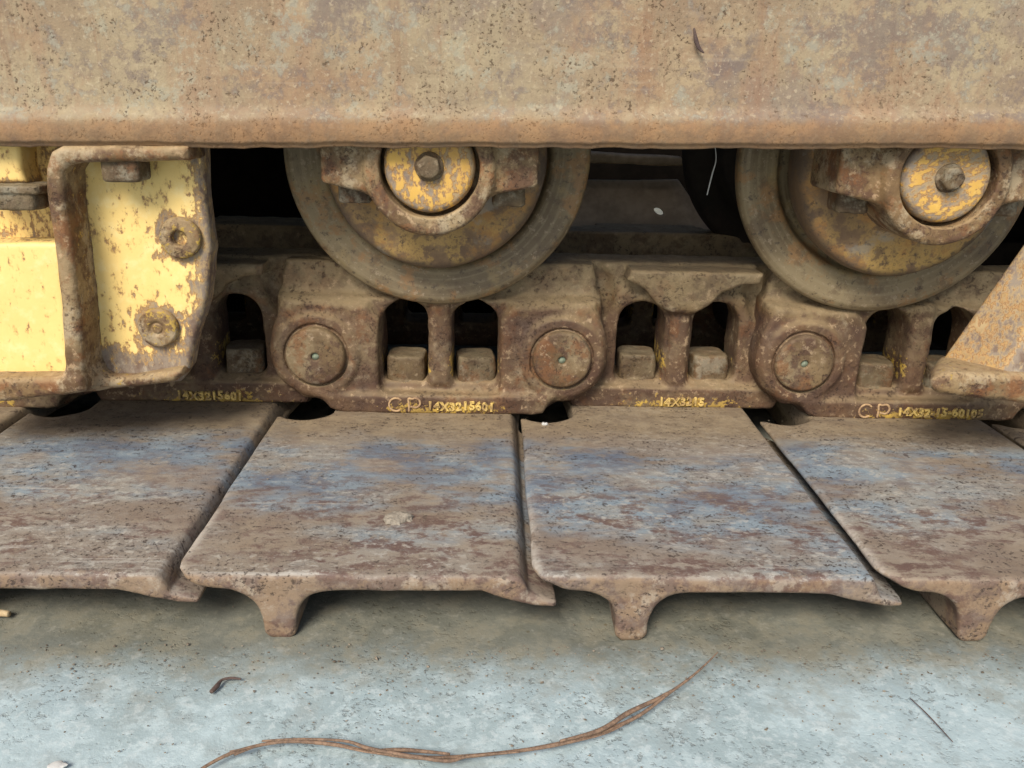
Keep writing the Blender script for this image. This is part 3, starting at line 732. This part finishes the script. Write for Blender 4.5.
# rib as a bevelled slanted slab
RV = [b_fl, b_bl, t_bl, t_fl]; RV = RV+[v+W for v in RV]
me = mesh_np('rib', [v-HO for v in RV], [(0, 1, 2, 3), (4, 7, 6, 5), (0, 4, 5, 1), (3, 2, 6, 7), (0, 3, 7, 4), (1, 5, 6, 2)], RIBM)
import bmesh
bm = bmesh.new(); bm.from_mesh(me)
bmesh.ops.recalc_face_normals(bm, faces=bm.faces)
bmesh.ops.bevel(bm, geom=list(bm.edges), offset=.005, segments=4, affect='EDGES', profile=.5)
bmesh.ops.triangulate(bm, faces=bm.faces)
for _ in range(4): bmesh.ops.subdivide_edges(bm, edges=[e for e in bm.edges if e.calc_length() > .004], cuts=1, use_grid_fill=True)
bm.to_mesh(me); bm.free()
co = np.array([v.co for v in me.vertices])
at = me.attributes.new('paint', 'FLOAT', 'POINT')
tt = np.clip(co[:, 2]/(t_fl[2]-HO[2]), 0, 1)
at.data.foreach_set('value', np.where(co[:, 1] < .010, .05, .34+.40*np.exp(-((tt-.14)/.09)**2)-.05*np.sin(tt*9)).astype(np.float32))
me.polygons.foreach_set('use_smooth', np.ones(len(me.polygons), bool))
link('rib', me, gr)

# ------------------------------------------------------------------ inside of the undercarriage
GZ0 = .5
blocker = thing('light_block_sheet', 'added black sheet far behind the rollers that blocks light, with two holes', 'steel sheet', (0, .62, .02))  # added to close off light from behind, not a known machine part
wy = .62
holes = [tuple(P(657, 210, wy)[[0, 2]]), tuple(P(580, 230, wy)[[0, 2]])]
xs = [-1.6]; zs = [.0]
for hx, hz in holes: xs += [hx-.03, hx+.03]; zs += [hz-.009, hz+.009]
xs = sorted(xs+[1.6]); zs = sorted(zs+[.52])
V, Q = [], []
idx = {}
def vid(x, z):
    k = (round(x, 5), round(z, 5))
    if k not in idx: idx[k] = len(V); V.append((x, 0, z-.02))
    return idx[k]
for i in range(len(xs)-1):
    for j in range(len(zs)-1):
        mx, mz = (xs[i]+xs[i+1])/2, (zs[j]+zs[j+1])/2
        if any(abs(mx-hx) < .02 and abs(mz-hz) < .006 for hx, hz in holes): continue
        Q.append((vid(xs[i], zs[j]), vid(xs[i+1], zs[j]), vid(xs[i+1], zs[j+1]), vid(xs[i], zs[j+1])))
w_ = link('sheet', mesh_np('sheet', V, Q, BLACKOUT, smooth=False), blocker)
box('light_block_skirt', (-1.6, .345, .0), (1.6, .36, .138), BLACKOUT, blocker, (0, .62, .02)); sm = w_.modifiers.new('thickness', 'SOLIDIFY'); sm.thickness = .004; sm.offset = 1  # low sheet added to keep ground light out of the link windows
# curved guard plate with a sharp corner, seen between the rollers
iy = .30
o_ = P(640, 240, iy)
pts = [(500, 183), (684, 183), (693, 200), (706, 218), (727, 238), (716, 241), (690, 239), (640, 236), (500, 238)]
g = Grid((-.20, -.05, -.008), (.13, .05, .085), .0016)
q2 = [(x-o_[0], z-o_[2]) for x, z in ((P(a, b, iy)[0], P(a, b, iy)[2]) for a, b in pts)]
bend = g.y-(.060*(g.z-.03)/.06)
f = ext(sdpoly(q2, g.x, g.z), bend, -.003, .003, .001)+.0010*g.noise(.05, 81)
for hx, hy in ((657, 210), (580, 230)):
    q = P(hx, hy, iy+.012)-o_; c_, s_ = math.cos(.45), math.sin(.45)
    u, w = (g.x-q[0])*c_-(g.z-q[2])*s_, (g.x-q[0])*s_+(g.z-q[2])*c_
    f = np.maximum(f, -(np.sqrt((u/1.9)**2+w**2)-.0030)+0*g.y)
tag(solid('inner_plate', f, g, INNER, None, None, tuple(o_)), 'brown bent sheet steel with a sharp corner in the dark gap between the rollers', 'steel plate')
a, b = P(575, 150, .32), P(682, 166, .32)
g = Grid((a[0]-.1, -.02, b[2]-.004), (b[0]+.004, .02, a[2]+.004), .002)
f = ext(sdpoly([(a[0]-.08, b[2]+.004), (b[0], b[2]), (b[0]-.002, a[2]-.004), (a[0]-.08, a[2])], g.x, g.z), g.y, -.012, .012, .003)+.001*g.noise(.02, 82)
br_ = solid('cross_bar', f, g, INNER); br_.location = (0, .32, 0); tag(br_, 'narrow brown bar high in the dark gap above the bent plate', 'steel bar')

# ------------------------------------------------------------------ loose bits
def gpts(L, z=.003, zs=None): return [PZ(x, y, (zs[i] if zs else z)) for i, (x, y) in enumerate(L)]
vine = thing('dry_stem', 'long reddish brown dried stem curving across the concrete in front of the shoes', 'dried stem', tuple(PZ(430, 758, 0)))
vo = tuple(PZ(430, 758, 0))
tube('main_strand', gpts([(196, 772), (232, 753), (280, 742), (330, 744), (372, 752), (430, 758), (500, 753), (560, 744), (606, 731), (640, 715), (668, 694), (690, 678), (706, 664), (718, 652)], .0035,
     [.003, .0035, .005, .0045, .0035, .003, .004, .0045, .004, .0045, .006, .007, .008, .009]), [.0007, .0009, .0008, .0010, .0008, .0011, .0009, .0010, .0008, .0009, .0008, .0007, .0005, .0003], STEM, vine, (0, 0, 0))
tube('side_strand', gpts([(262, 741), (300, 739), (345, 741), (368, 748), (400, 754), (446, 761), (470, 756), (520, 752)], .006), [.0005, .0006, .0007, .0009, .0008, .0009, .0007, .0004], STEM, vine)
tube('side_strand', gpts([(560, 741), (600, 730), (628, 713), (655, 700), (676, 688)], .0065), [.0006, .0011, .0013, .001, .0005], STEM, vine)
fr_ = np.random.RandomState(5)
path = [(232, 753), (280, 742), (330, 744), (372, 752), (430, 758), (500, 753), (560, 744), (606, 731), (640, 715), (668, 694), (690, 678), (706, 664)]
for k in range(7):
    i0 = fr_.randint(0, 9); seg_ = path[i0:i0+3+fr_.randint(0, 2)]
    tube('side_strand', gpts([(x+fr_.uniform(-3, 3), y+fr_.uniform(-2.5, 2.0)) for x, y in seg_], .0045), list(np.linspace(.0005, .0003, len(seg_))*fr_.uniform(.6, 1.3)), STEM, vine)
tube('side_strand', gpts([(372, 751), (405, 750), (450, 754)], .005), [.0008, .0011, .0006], STEM, vine)
for c in vine.children: c.location = tuple(-np.array(vo))
tag(tube('twig', gpts([(211, 692), (217, 686), (222, 680), (231, 678), (241, 679)], .002), [.0011, .0014, .0007, .0008, .0005], TWIG, None, tuple(PZ(222, 684, 0))), 'short crooked dark twig lying on the concrete below the mud carrying shoe', 'twig')
tag(tube('twig', gpts([(910, 698), (928, 715), (953, 742)], .001), [.0002, .00035, .0002], TWIG, None, tuple(PZ(930, 720, 0))), 'thin straight grey twig on the concrete at lower right', 'twig')
tag(tube('twig', [P(694, 28, -.1055), P(696, 40, -.1045), P(699, 48, -.1045), P(704, 53, -.105)], [.0005, .0014, .0012, .0004], TWIG, None, tuple(P(696, 40, -.1045))), 'small curved dark twig stuck on the face of the tan beam', 'twig')
tag(tube('thread', [P(715, 146, .02), P(716, 160, .02), P(712, 175, .02), P(707, 195, .02)], [.0003, .0004, .0006, .0004], THREAD, None, tuple(P(715, 146, .02))), 'fine pale thread hanging in the dark gap left of the right roller', 'thread')
def blob(name, label, cat, c, r, mat, seed, flat=.6):
    rr = np.array(r); g = Grid(tuple(-rr*1.3), tuple(rr*1.3), max(.0005, rr.max()/16))
    f = (np.sqrt((g.x/rr[0])**2+(g.y/rr[1])**2+(g.z/rr[2])**2)-1)*rr.min()+rr.min()*.38*g.noise(rr.max()*.6, seed)+rr.min()*.18*g.noise(rr.max()*.25, seed+1)
    return tag(solid(name, f, g, mat, None, None, tuple(c)), label, cat)
c = PZ(398, 519, ZS); blob('mud_lump', 'small flat lump of dried grey mud on the blue rubbed shoe', 'mud lump', c+np.array([0, 0, .0]), (.0085, .0075, .0042), MUD, 91)
c = PZ(545, 425, ZS-.001); blob('stone', 'tiny white stone in the notch at the back of the middle shoe', 'stone', c, (.0026, .0024, .0024), THREAD, 92)
c = PZ(57, 766, .002); blob('leaf_fragment', 'small pale leaf fragment at the lower left corner of the concrete', 'leaf', c, (.0045, .003, .001), THREAD, 93)
tag(tube('stick', gpts([(-14, 614), (0, 613), (9, 614)], .003), [.0016, .0022, .0018], STRAW, None, tuple(PZ(0, 613, 0))), 'straw coloured stub of stick at the left edge in the dirty shaded strip', 'stick')

# grit: uncountable crumbs of rust, sand and straw along the machine
rg = np.random.RandomState(77); GV, GQ = [], []
def crumb(c, r, up):
    n0 = len(GV); base = [(1, 0, 0), (-1, 0, 0), (0, 1, 0), (0, -1, 0), (0, 0, 1), (0, 0, -1)]
    a = rg.uniform(0, 6.28); sc = r*rg.uniform(.5, 1.3, 3)*np.array([1, 1, .55])
    for b in base:
        q = np.array(b)*sc*rg.uniform(.7, 1.2); GV.append((c[0]+q[0]*math.cos(a)-q[1]*math.sin(a), c[1]+q[0]*math.sin(a)+q[1]*math.cos(a), c[2]+q[2]+r*.25))
    for i, j, k_ in ((0, 2, 4), (2, 1, 4), (1, 3, 4), (3, 0, 4), (2, 0, 5), (1, 2, 5), (3, 1, 5), (0, 3, 5)): GQ.append((n0+i, n0+j, n0+k_))
for i in range(1100):
    y = -.28-abs(rg.normal(0, .055)) if rg.rand() < .7 else rg.uniform(-.55, -.2)
    crumb((rg.uniform(-.5, .45), y, 0), rg.choice([.0004, .0006, .0008, .0012], p=[.5, .35, .13, .02]), 0)
for i in range(700):
    crumb((rg.uniform(-.5, .45), -.262-abs(rg.normal(0, .022)), 0), rg.choice([.0004, .0007, .0010, .0016], p=[.5, .34, .13, .03]), 0)
for i in range(420):
    y = rg.uniform(-.25, -.01); crumb((rg.uniform(-.45, .42), y, ZS+.0002), rg.choice([.0004, .0006, .0009], p=[.5, .38, .12]), 0)
gt = link('grit', mesh_np('grit', GV, GQ, GRIT, smooth=False)); gt['kind'] = 'stuff'; gt['label'] = 'crumbs of rust and sand scattered on the concrete and the shoes'

# ------------------------------------------------------------------ light and camera
w = bpy.data.worlds.new('World'); S.world = w; w.use_nodes = True
nt = w.node_tree; bg = nt.nodes['Background']
sky = nt.nodes.new('ShaderNodeTexSky'); sky.sky_type = 'NISHITA'; sky.sun_disc = False
EL, AZ = 43, 202   # azimuth clockwise from +Y
sky.sun_elevation = R(EL); sky.sun_rotation = R(AZ); sky.air_density = 1.0; sky.dust_density = 2.5; sky.ozone_density = 1.0
nt.links.new(sky.outputs[0], bg.inputs[0]); bg.inputs[1].default_value = .05
sl = bpy.data.lights.new('sun', 'SUN'); sl.energy = 1.5; sl.angle = R(24); sl.color = (1, .93, .82)
so = bpy.data.objects.new('sun', sl); COL.objects.link(so)
from mathutils import Vector, Matrix
sd = Vector((math.sin(R(AZ))*math.cos(R(EL)), math.cos(R(AZ))*math.cos(R(EL)), math.sin(R(EL))))
so.rotation_euler = sd.to_track_quat('Z', 'Y').to_euler(); so.location = tuple(sd*5)
cd = bpy.data.cameras.new('camera'); co_ = bpy.data.objects.new('camera', cd); COL.objects.link(co_)
cd.sensor_width = 36; cd.lens = FPX/1024*36; cd.clip_start = .02; cd.clip_end = 500
Mx = Matrix(((_R[0], _U[0], -_F[0], CAM[0]), (_R[1], _U[1], -_F[1], CAM[1]), (_R[2], _U[2], -_F[2], CAM[2]), (0, 0, 0, 1)))
co_.matrix_world = Mx; S.camera = co_
S.view_settings.view_transform = 'Standard'; S.view_settings.look = 'None'; S.view_settings.exposure = 1.38; S.view_settings.gamma = 1
S.render.engine = 'CYCLES'; S.cycles.use_denoising = True; S.cycles.max_bounces = 8; S.cycles.diffuse_bounces = 5
